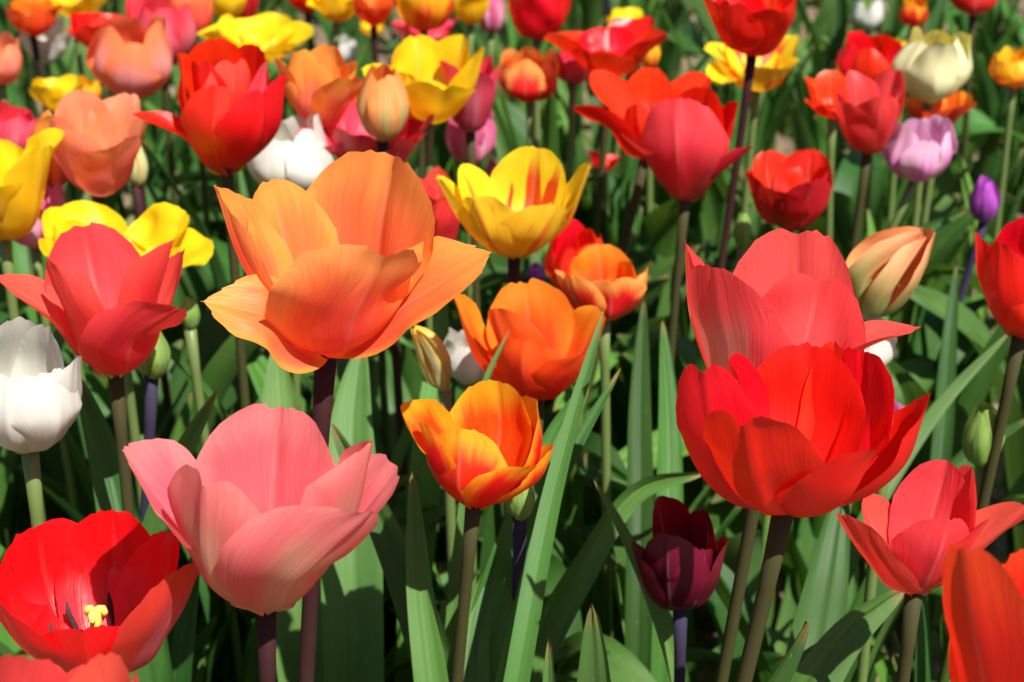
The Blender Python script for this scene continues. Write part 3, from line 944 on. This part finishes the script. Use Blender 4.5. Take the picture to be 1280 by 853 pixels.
# ---- big red, upper left
flower('tall full red tulip in the upper left with one petal sticking out to the left', (284, 221), 0.94, 'red', [
    P((166, 142, -5), (232, 174, 0), 46, bl=.15, k1=40, m='red'),
    P((224, 68, 8), (238, 148, 8), 72, bl=.35, k1=55),
    P((262, 50, 32), (272, 130, 46), 96, bl=.5, k1=40),
    P((322, 58, 30), (318, 130, 38), 90, bl=.45, k1=44),
    P((248, 74, -16), (258, 146, -22), 62, bl=.45, k1=50, notch=.05),
    P((292, 72, -10), (290, 146, -20), 70, bl=.5, k1=46, notch=.05, m='coral'),
    P((332, 78, -4), (326, 150, -10), 60, bl=.4, k1=50, m='rose'),
    P((272, 108, -40), (268, 168, -56), 84, bl=.4, k1=50, crease=.04),
    P((330, 112, -36), (320, 172, -46), 90, bl=.4, k1=50, crease=.04, notch=.04),
    P((354, 92, -8), (344, 158, -12), 80, bl=.4, k1=58),
], RED, stem='stembrown', foot=(305, 500), spread=False)

# ---- pair of reds
flower('open red tulip with spread petals, behind the left side of the coral goblet tulip', (806, 202), 1.10, 'red', [
    P((738, 92, 20), (776, 142, 22), 56, bl=.45, k1=34),
    P((715, 134, -28), (766, 164, -30), 46, bl=.2, k1=35),
    P((814, 84, 40), (808, 140, 44), 62, bl=.45, k1=38),
    P((884, 94, 30), (850, 142, 32), 64, bl=.45, k1=38),
    P((796, 130, -22), (800, 164, -28), 56, bl=.4, k1=42),
    P((880, 150, -10), (845, 176, -12), 50, bl=.4),
], RED, stem='stembrown', foot=(785, 285))
flower('coral red goblet tulip with two drooping side petals, right of centre near the top', (856, 254), 1.04, 'coral', [
    P((846, 124, -32), (848, 192, -52), 106, bl=.55, k1=50, crease=.04),
    P((882, 112, 24), (872, 180, 36), 84, bl=.5, k1=44, m='red'),
    P((922, 130, 4), (904, 190, 8), 62, bl=.35, k1=60, m='red'),
    P((812, 130, 8), (818, 190, 8), 60, bl=.4, k1=55),
    P((778, 168, -24), (826, 214, -20), 36, bl=.2, k1=40),
    P((941, 183, -22), (894, 220, -26), 48, bl=.3, k1=40, m='crimson'),
], COR, stem='stembrown', foot=(838, 420), spread=False)


# ------------------------------------------------------------------ remaining flowers, same petals placed round an axis
def ring(label, bx, by, wpx, hpx, D, mat, group, op=1.0, bulge=None, yaw=None, lean=0.0, hi=False, bl=.35, k=48, jit=.11, mats=None, fwd=0.0, n=6, **kw):
    """wpx/hpx: size in the photo; op: tip radius / half width (0.3 closed .. 1 open)"""
    rr = random.Random(int(bx * 13 + by * 5 + wpx))
    if group == BUD:
        jit = .03
    yaw = rr.uniform(0, 60) if yaw is None else yaw
    wpx *= 1.08; hpx *= 1.04
    Rm = wpx / 2
    Rt = Rm * op
    h = (hpx - 0.5 * Rt * SP) / CP
    bulge = bulge if bulge is not None else (1.0 if op < .85 else 0.66)
    hm = 0.42 if op < .85 else 0.36
    ps = []
    for i in range(n):
        az = R(yaw + i * 360 / n + rr.uniform(-8, 8))
        inner = i % 2
        r1 = Rm * bulge * (0.93 if inner else 1.0)
        r2 = Rt * (0.9 if inner else 1.0) * (1 + rr.uniform(-jit, jit) * 2)
        h1 = h * hm
        h2 = h * (1 + rr.uniform(-jit, jit))
        if op > .85 and rr.random() < .3:
            h2 *= rr.uniform(.62, .9); r2 *= 1.1

        def pp(r, hh):
            q = -r * math.cos(az)
            x = bx + r * math.sin(az) + lean * hh
            q2 = q + fwd * hh
            return (x, by - (hh * CP + q2 * SP), q2)
        ps.append(dict(pts=[pp(r1, h1), pp(r2, h2)], w=wpx * (0.66 if op < .85 else 0.56) * rr.uniform(.92, 1.08), bl=bl * rr.uniform(.8, 1.2), k1=k * rr.uniform(.85, 1.1),
                       ruf=rr.uniform(.01, .045), roll=0 if group == BUD else rr.uniform(-14, 14), tipout=0 if group == BUD else rr.choice((0, 0, 0, .06, .12)), wob=.02 if group == BUD else .05, m=(mats[i % len(mats)] if mats else mat), notch=rr.choice((0, 0, .02, .04))))
    return flower(label, (bx, by), D, mat, ps, group, hi=hi, is_ring=True, **kw)


sb, sg, sd_, sv = 'stembrown', 'stemgreen', 'stemdark', 'stemviolet'
TOP = [
    # left part
    ('orange red tulip with a yellow rim on a dark stem, at the upper left corner', 41, 44, 72, 46, 1.55, 'orangered', ORA, .85, dict(stem=sd_)),
    ('cream white tulip below the orange red one at the upper left corner', 58, 80, 66, 50, 1.60, 'white', WHI, .9, dict(stem=sg)),
    ('salmon orange egg shaped tulip with a pink flushed front petal, upper left', 166, 124, 98, 100, 1.28, 'salmon', ORA, .72, dict(stem=sd_, yaw=0)),
    ('coral pink tulip right behind the salmon orange one', 205, 85, 72, 88, 1.40, 'rose', COR, .8, dict(stem=sb)),
    ('small red tulip squeezed in left of the coral pink one near the top', 118, 60, 66, 45, 1.55, 'red', RED, 1.0, dict(stem=sb)),
    ('orange tulip cut by the top edge, right of the coral pink one', 240, 50, 50, 72, 1.42, 'orange', ORA, .8, dict(stem=sb)),
    ('yellow tulip cut by the top edge between the orange and the dark red one', 284, 26, 46, 60, 1.55, 'yellow', YEL, .8, dict(stem=sg)),
    ('dark red tulip cut by the top edge beside the yellow one', 306, 30, 34, 62, 1.6, 'crimson', RED, .7, dict(stem=sb)),
    ('wide yellow tulip behind the tall full red tulip', 322, 74, 116, 50, 1.32, 'yellow', YEL, 1.05, dict(stem=sg)),
    ('amber orange tulip with a pink foot, right of the tall full red tulip', 400, 160, 102, 100, 1.08, 'amber', ORA, .9, dict(stem=sg)),
    ('white tulip in the shade of the tall full red tulip, above the huge orange one', 364, 246, 98, 92, 1.06, 'white', WHI, .72, dict(stem=sg, fwd=.1)),
    ('rose pink open tulip behind the orange green bud', 466, 210, 140, 84, 1.08, 'rose', COR, 1.05, dict(stem=sb, bulge=.7)),
    ('peach orange open tulip at the left, above the yellow and coral ones', 122, 244, 128, 112, 1.00, 'peach', ORA, .95, dict(stem=sb, yaw=25, hi=True)),
    ('closed pale peach tulip tucked behind the left side of the peach orange one', 66, 238, 44, 90, 1.06, 'amber', ORA, .45, dict(stem=sg)),
    ('pale yellow green bud behind the right side of the peach orange tulip', 170, 236, 27, 58, 1.12, 'palebud', BUD, .3, dict(stem=sd_)),
    ('small yellow tulip above the peach orange one at the left', 72, 138, 72, 46, 1.38, 'yellow', YEL, .95, dict(stem=sg)),
    ('dull yellow half open tulip beside the small yellow one', 110, 132, 30, 34, 1.48, 'yelloworange', YEL, .8, dict(stem=sg)),
    ('rose coral tulip at the left edge behind the peach orange one', 22, 200, 62, 64, 1.16, 'rose', COR, .8, dict(stem=sg)),
    ('pale peach tulip cut by the left edge near the top', 2, 106, 50, 58, 1.36, 'peach', ORA, .7, dict(stem=sg)),
    ('large yellow tulip cut by the left edge, one petal pointing right', 6, 300, 138, 132, 0.95, 'yellow', YEL, 1.0, dict(stem=sg, yaw=60, hi=True, bulge=.62)),
    ('pink red tulip low behind the large yellow one at the left edge', 44, 312, 72, 84, 1.05, 'magenta', COR, .65, dict(stem=sg)),
    ('frilly yellow tulip hidden behind the coral one at the left', 144, 352, 172, 84, 0.93, 'yellow', YEL, 1.0, dict(stem=sg, yaw=10, hi=True, jit=.26, bl=.5, n=7)),
    ('yellow tulip cut by the top edge at the far left', 92, 20, 82, 42, 1.6, 'yellow', YEL, 1.0, dict(stem=sg)),
    ('red tulip just showing at the top edge left of the yellow and red pair', 384, 16, 46, 46, 1.62, 'red', RED, .8, dict(stem=sb)),
    ('yellow tulip with a spreading petal at the top edge, beside the orange flecked red one', 420, 28, 66, 52, 1.55, 'yellow', YEL, 1.05, dict(stem=sg)),
    # centre
    ('red tulip flecked with orange at the top edge, left of the big orange one', 467, 32, 62, 50, 1.5, 'orangered', RED, .9, dict(stem=sd_)),
    ('big orange yellow tulip cut by the top edge in the middle', 530, 39, 100, 84, 1.32, 'yelloworange', ORA, .9, dict(stem=sb)),
    ('lemon yellow tulip at the top edge, right of the big orange yellow one', 588, 32, 58, 60, 1.45, 'yellow', YEL, .85, dict(stem=sg)),
    ('dusty mauve tulip at the top edge between the yellow and the red one', 614, 44, 34, 62, 1.6, 'magenta', OTH, .6, dict(stem=sg)),
    ('round red tulip cut by the top edge, right of the middle', 671, 52, 88, 82, 1.38, 'red', RED, .85, dict(stem=sg)),
    ('small rose red tulip low behind the big orange yellow one', 536, 58, 72, 34, 1.62, 'rose', COR, 1.0, dict(stem=sb)),
    ('tiny yellow tulip below the red flecked one at the top', 466, 46, 34, 20, 1.9, 'yellow', YEL, .9, dict(stem=sg)),
    ('tiny white tulip left of the large yellow one in the upper middle', 434, 82, 25, 34, 1.95, 'white', WHI, .7, dict(stem=sg)),
    ('large lemon yellow tulip behind the orange green bud', 536, 152, 142, 98, 1.10, 'yellow', YEL, 1.0, dict(stem=sg, yaw=20, hi=True)),
    ('upright orange bud with a greenish flame, upper middle', 478, 178, 62, 90, 1.02, 'orangebud', BUD, .5, dict(stem=sd_, yaw=0, hi=True)),
    ('deep rose tulip with an upright petal, right of the large lemon yellow one', 588, 167, 80, 96, 1.14, 'rose', COR, .85, dict(stem=sb)),
    ('magenta pink tulip below the deep rose one in the upper middle', 587, 206, 72, 66, 1.20, 'magenta', OTH, .85, dict(stem=sg)),
    ('small red tulip with a pale orange rim, upper middle', 662, 127, 70, 62, 1.30, 'redrim', RED, .78, dict(stem=sg, yaw=0)),
    ('small rose tulip at the left foot of the ragged red one', 716, 106, 42, 42, 1.32, 'rose', COR, .7, dict(stem=sg)),
    ('ragged wide open red tulip below the top edge, right of the middle', 762, 92, 118, 64, 1.26, 'red', RED, 1.08, dict(stem=sb, yaw=15)),
    ('little yellow tulip behind the ragged red one', 782, 46, 52, 30, 1.7, 'yellow', YEL, 1.0, dict(stem=sg)),
    ('pale yellow orange tulip peeping out at the right of the ragged red one', 812, 86, 24, 34, 1.5, 'yelloworange', YEL, .7, dict(stem=sg)),
    ('coral red tulip tucked between the huge orange and the yellow streaked one', 548, 318, 78, 100, 1.02, 'coral', COR, .85, dict(stem=sb)),
    ('tiny red petals low between the leaves, left of the coral goblet tulip', 756, 214, 36, 24, 1.6, 'red', RED, 1.1, dict(stem=sg)),
    ('small rose bud above the yellow tulip with red streaks', 615, 237, 17, 36, 1.4, 'rose', BUD, .3, dict(stem=sg)),
    ('red tulip directly behind the orange red cup tulip', 722, 372, 72, 82, 1.04, 'red', RED, .7, dict(stem=sg)),
    ('small lilac bud peeping between the yellow streaked and the orange red tulip', 670, 358, 22, 28, 1.25, 'purple', BUD, .4, dict(stem=sv)),
    # right
    ('tall red tulip at the top right of the middle with a long bare purple stem', 940, 70, 116, 90, 1.14, 'red', RED, .95, dict(stem=sd_, foot=(922, 200), yaw=30, hi=True)),
    ('yellow tulip with red streaks behind the long bare purple stem', 945, 112, 110, 60, 1.26, 'yellowred', YEL, 1.05, dict(stem=sg)),
    ('tiny white tulip at the top edge on the right', 1085, 37, 38, 38, 2.1, 'white', WHI, .7, dict(stem=sg)),
    ('tiny orange red tulip with a yellow side, at the top edge on the right', 1142, 34, 31, 33, 2.1, 'flamed', ORA, .7, dict(stem=sg)),
    ('red tulip just showing at the top edge on the far right', 1216, 18, 58, 50, 1.5, 'crimson', RED, .8, dict(stem=sb)),
    ('cream yellow cup tulip leaning right, upper right', 1160, 128, 84, 92, 1.24, 'cream', WHI, .72, dict(stem=sg, lean=.16, yaw=0, hi=True)),
    ('red tulip left of the cream yellow cup tulip', 1092, 112, 76, 64, 1.32, 'red', RED, .75, dict(stem=sg)),
    ('small piece of a yellow tulip between the red and the cream yellow one', 1130, 80, 26, 30, 1.5, 'yellow', YEL, .8, dict(stem=sg)),
    ('coral pink goblet tulip in front of the red and the cream yellow ones', 1084, 194, 88, 92, 1.14, 'coral', COR, .85, dict(stem=sb, foot=(1068, 300), yaw=20, hi=True)),
    ('scarlet tulip peeping out at the left of the coral pink goblet', 1040, 148, 68, 50, 1.26, 'scarlet', RED, 1.05, dict(stem=sg)),
    ('flat orange tulip under the cream yellow cup tulip', 1172, 160, 84, 52, 1.26, 'orangered', ORA, 1.05, dict(stem=sg)),
    ('lilac pink tulip with a whitish foot, upper right', 1144, 226, 80, 72, 1.16, 'lilac', OTH, .8, dict(stem=sg, foot=(1108, 300), lean=.12, hi=True)),
    ('yellow and orange tulip cut by the right edge near the top', 1266, 108, 56, 44, 1.45, 'yelloworange', ORA, .8, dict(stem=sg)),
    ('broad cherry red tulip below the coral red goblet, upper right', 986, 287, 118, 84, 1.08, 'crimson', RED, .85, dict(stem=sg, yaw=30, hi=True)),
    ('small closed purple tulip standing alone over bare soil at the right edge', 1229, 280, 36, 50, 1.22, 'purple', OTH, .45, dict(stem=sv, foot=(1180, 430))),
    ('white tulip hidden behind the big coral pink one, only slivers in view', 1080, 462, 76, 60, 0.86, 'white', WHI, .8, dict(stem=sg)),
    ('pale lilac tulip hidden behind the bright red one, a sliver in view', 1108, 560, 56, 56, 0.80, 'lilac', OTH, .7, dict(stem=sg)),
]
for lab, bx, by, wp, hp, D, mat, grp, op, kw in TOP:
    isbud = grp == BUD
    ring(lab, bx, by, wp, hp, D, mat, grp, op=op, name='tulip_bud' if isbud else 'tulip', cat='tulip bud' if isbud else 'tulip', leaves=2, **kw)

flower('dark maroon tulip low in the shade among the leaves', (850, 764), 0.78, 'maroon', [
    P((824, 622, 12), (834, 692, 34), 70, bl=.3, k1=40),
    P((788, 678, -6), (804, 728, -10), 66, bl=.25, k1=45),
    P((884, 640, 16), (880, 700, 30), 66, bl=.35, k1=40),
    P((908, 672, -6), (896, 728, -12), 64, bl=.25, k1=50),
    P((838, 668, -34), (836, 722, -46), 84, bl=.42, k1=46),
    P((880, 686, -34), (874, 732, -42), 72, bl=.36, k1=46),
], OTH, stem=sv, spread=False, bowl=(.6, .25))

# buds
ring('closed green bud on a violet stem beneath the small round orange tulip', 650, 652, 36, 58, 0.76, 'greenbud', BUD, op=.35, hi=True, stem=sv, foot=(645, 800), name='tulip_bud', cat='tulip bud', leaves=1)
ring('plump green bud under the coral tulip at the left', 190, 474, 46, 62, 0.84, 'greenbud', BUD, op=.4, hi=True, stem=sv, foot=(186, 560), name='tulip_bud', cat='tulip bud', leaves=1)
ring('small pale green bud right of the coral tulip at the left', 238, 414, 24, 42, 0.95, 'greenbud', BUD, op=.3, stem=sg, name='tulip_bud', cat='tulip bud', leaves=1)
ring('big slanting peach and green bud behind the coral pink tulip', 1074, 400, 66, 106, 0.86, 'peachbud', BUD, op=.22, bulge=1.12, yaw=0, lean=.72, hi=True, stem=sg, name='tulip_bud', cat='tulip bud', leaves=0)
ring('green bud between leaves at the right edge under the red goblet', 1228, 588, 46, 78, 0.84, 'greenbud', BUD, op=.4, hi=True, stem=sg, name='tulip_bud', cat='tulip bud', leaves=1)
ring('slim yellow green bud below the broad cherry red tulip', 928, 312, 22, 44, 1.16, 'greenbud', BUD, op=.3, stem=sg, name='tulip_bud', cat='tulip bud', leaves=1)
ring('pale yellow bud with a pink tip leaning left, between the orange tulips', 556, 492, 30, 78, 0.86, 'palebud', BUD, op=.35, lean=-.42, hi=True, stem=sg, name='tulip_bud', cat='tulip bud', leaves=0)
ring('greyish white wilted tulip behind the pale yellow bud', 586, 478, 66, 60, 0.92, 'white', WHI, op=.7, stem=sg, leaves=1)


# ------------------------------------------------------------------ leafy plants whose leaves show singly in the photo
def leafy(label, ground, specs, group='leafy tulip plants that show their leaves singly'):
    """specs: (pixel list from low to tip, depth low, depth tip, width in metres, k1, roll, material)"""
    lows = [at_depth(sp[0][0][0], sp[0][0][1], sp[1]) for sp in specs]
    G = sum(lows, Vector((0, 0, 0))) / len(lows)
    G.z = -0.012
    root = empty('tulip_plant', G)
    tag(root, label, 'plant', group)
    for (px, d0, d1, wd, k1, roll, m) in specs:
        n = len(px)
        pts = []
        for i, (x, y) in enumerate(px):
            pts.append(at_depth(x, y, d0 + (d1 - d0) * i / max(1, n - 1)))
        dd = (pts[0] - pts[1]).normalized()
        lo = pts[0].copy()
        kk = min(0.5, lo.z / max(0.2, -dd.z) if dd.z < -0.2 else 0.15)
        g0 = Vector((lo.x + dd.x * kk * .5, lo.y + dd.y * kk * .5, -0.012))
        g0 = g0.lerp(G, 0.35)
        pts.insert(0, g0)
        ax = Vector((G.x, G.y - 0.25, 0.55))
        v, f, u = strip(pts, wd * .85, ax, nu=12, nv=40, pw=.62, k0=60, k1=k1, b0=.6, tm=.68, bl=.01, ex=1.7, rnd=0, ruf=.015, crease=.05, seed=px[0][0] * .37, wob=.03, jag=0, roll=roll)
        mesh_obj('leaf', v, f, u, M[m], root, G)
    return root


def gp(x, y, d):
    """ground position below the photo point x, y at depth d"""
    p = at_depth(x, y, d)
    return (p.x, p.y)


leafy('leafy tulip plant with a long blade rising in front of the wide orange red tulip', gp(655, 800, .72), [
    ([(655, 800), (690, 620), (755, 388)], .70, .74, .0130, 30, 0, 'leaf'),
    ([(650, 780), (700, 600), (776, 460)], .74, .80, .012, 30, 0, 'leaf'),
    ([(640, 700), (700, 540), (735, 480)], .78, .82, .030, 30, 20, 'leaf'),
])
leafy('leafy tulip plant whose short blade crosses the left of the wide orange red tulip', gp(600, 560, .80), [
    ([(592, 560), (606, 480), (637, 412)], .80, .80, .008, 30, 0, 'leafpale'),
])
leafy('leafy tulip plant with a broad upright leaf tip at the bottom edge', gp(742, 900, .64), [
    ([(742, 900), (742, 840), (740, 755)], .62, .60, .028, 50, 0, 'leafpale'),
    ([(700, 900), (688, 870), (686, 797)], .60, .58, .014, 50, 0, 'leafpale'),
])
leafy('leafy tulip plant with a leaf pointing up and right below the huge orange tulip stem', gp(190, 640, .80), [
    ([(195, 660), (222, 580), (271, 488)], .80, .78, .020, 30, 30, 'leafpale'),
    ([(160, 700), (140, 600), (98, 470)], .82, .84, .030, 40, 0, 'leaf'),
])
leafy('leafy tulip plant with broad dark leaves bending towards the bottom right', gp(1010, 880, .80), [
    ([(960, 870), (1000, 800), (1010, 778)], .66, .66, .024, 35, 40, 'leaf'),
    ([(1010, 860), (1060, 790), (1130, 735)], .74, .78, .036, 35, 40, 'leaf'),
    ([(1020, 800), (1035, 720), (1055, 600)], .80, .84, .034, 30, 0, 'leafpale'),
])
leafy('leafy tulip plant with a dark arching leaf left of the violet stem', gp(560, 900, .86), [
    ([(555, 860), (500, 700), (415, 530)], .78, .84, .026, 40, -30, 'leaf'),
    ([(540, 860), (525, 740), (515, 590)], .76, .78, .020, 30, 0, 'leaf'),
    ([(590, 880), (600, 760), (620, 690)], .76, .78, .022, 30, 0, 'leafpale'),
])
leafy('leafy tulip plant with a wide leaf reaching up and right over the bare soil', gp(1110, 380, 1.25), [
    ([(1105, 360), (1140, 300), (1210, 262)], 1.22, 1.26, .026, 25, 60, 'leafpale'),
    ([(1100, 400), (1095, 330), (1085, 260)], 1.25, 1.26, .016, 30, 0, 'blade'),
])
leafy('leafy tulip plant with long leaves slanting up to the right edge', gp(1100, 600, 1.0), [
    ([(1110, 600), (1180, 500), (1262, 415)], .95, 1.0, .014, 30, 30, 'leafpale'),
    ([(1180, 520), (1186, 430), (1196, 330)], 1.1, 1.15, .016, 40, 0, 'leaf'),
    ([(1150, 640), (1220, 560), (1290, 520)], .9, .95, .022, 30, 50, 'leaf'),
])
leafy('leafy tulip plant with tall narrow leaves between the maroon and the orange red tulip', gp(800, 640, .98), [
    ([(800, 640), (800, 500), (805, 375)], .96, 1.02, .019, 40, 0, 'leaf'),
    ([(835, 640), (835, 520), (828, 400)], .96, 1.0, .020, 40, 20, 'leaf'),
    ([(720, 720), (800, 610), (880, 590)], .86, .90, .026, 30, 60, 'leaf'),
    ([(790, 690), (765, 640), (742, 600)], .80, .80, .012, 60, 0, 'leafpale'),
])
leafy('leafy tulip plant with pale broad leaves right of the huge orange tulip stem', gp(440, 620, .92), [
    ([(440, 640), (440, 520), (452, 430)], .90, .94, .040, 30, 0, 'leafpale'),
    ([(360, 640), (350, 520), (345, 430)], .92, .96, .038, 30, 0, 'leafpale'),
    ([(540, 520), (550, 430), (555, 360)], 1.0, 1.02, .024, 30, 0, 'blade'),
])

# ------------------------------------------------------------------ leafy plants filling the bed
rr = random.Random(21)
placed = []
extra = [(0.50 + 0.06 * i + 0.03 * (j % 2), 1.95 + 0.1 * j) for i in range(5) for j in range(4)]
count = 0
tries = 0
LAB = 'leafy tulip plant without a visible flower, filling the bed between the blooms'
while count < 295 and tries < 20000:
    tries += 1
    force = bool(extra)
    y = 0.62 + (4.0 - 0.62) * rr.random() ** 1.25
    hw = 0.34 * y + 0.14
    x = rr.uniform(-hw, hw)
    if force:
        x, y = extra.pop()
    # pixel of the plant's foot
    v = Vector((x, y, 0)) - CAM
    dz = v.dot(FW)
    px, py = CX + FPX * v.x / dz, CY - FPX * v.dot(UPV) / dz
    keep = 1.0
    if px > 1085 and 270 < py < 740:
        keep = 0.07
    if 940 < px < 1010 and 700 < py < 860:
        keep = 0.3
    if 380 < px < 440 and 760 < py < 900:
        keep = 0.0
    if not force and rr.random() > keep:
        continue
    mind = 0.05 if y < 1.8 else 0.085
    if any((x - a) ** 2 + (y - b) ** 2 < mind ** 2 for a, b in placed):
        continue
    placed.append((x, y))
    root = empty('tulip_plant', (x, y, -0.012))
    tag(root, LAB, 'plant', 'leafy tulip plants filling the bed')
    top = rr.uniform(0.24, 0.36) if y > 0.95 else rr.uniform(0.17, 0.27)
    add_leaves(root, rr.choice((4, 5, 6)) if y < 1.6 else rr.choice((5, 6, 7)), rr, top=top, broad=0.55 if y < 1.5 else 0.2)
    root.rotation_euler.z = rr.uniform(0, 6.28)
    count += 1
print('plants', count, 'tries', tries)
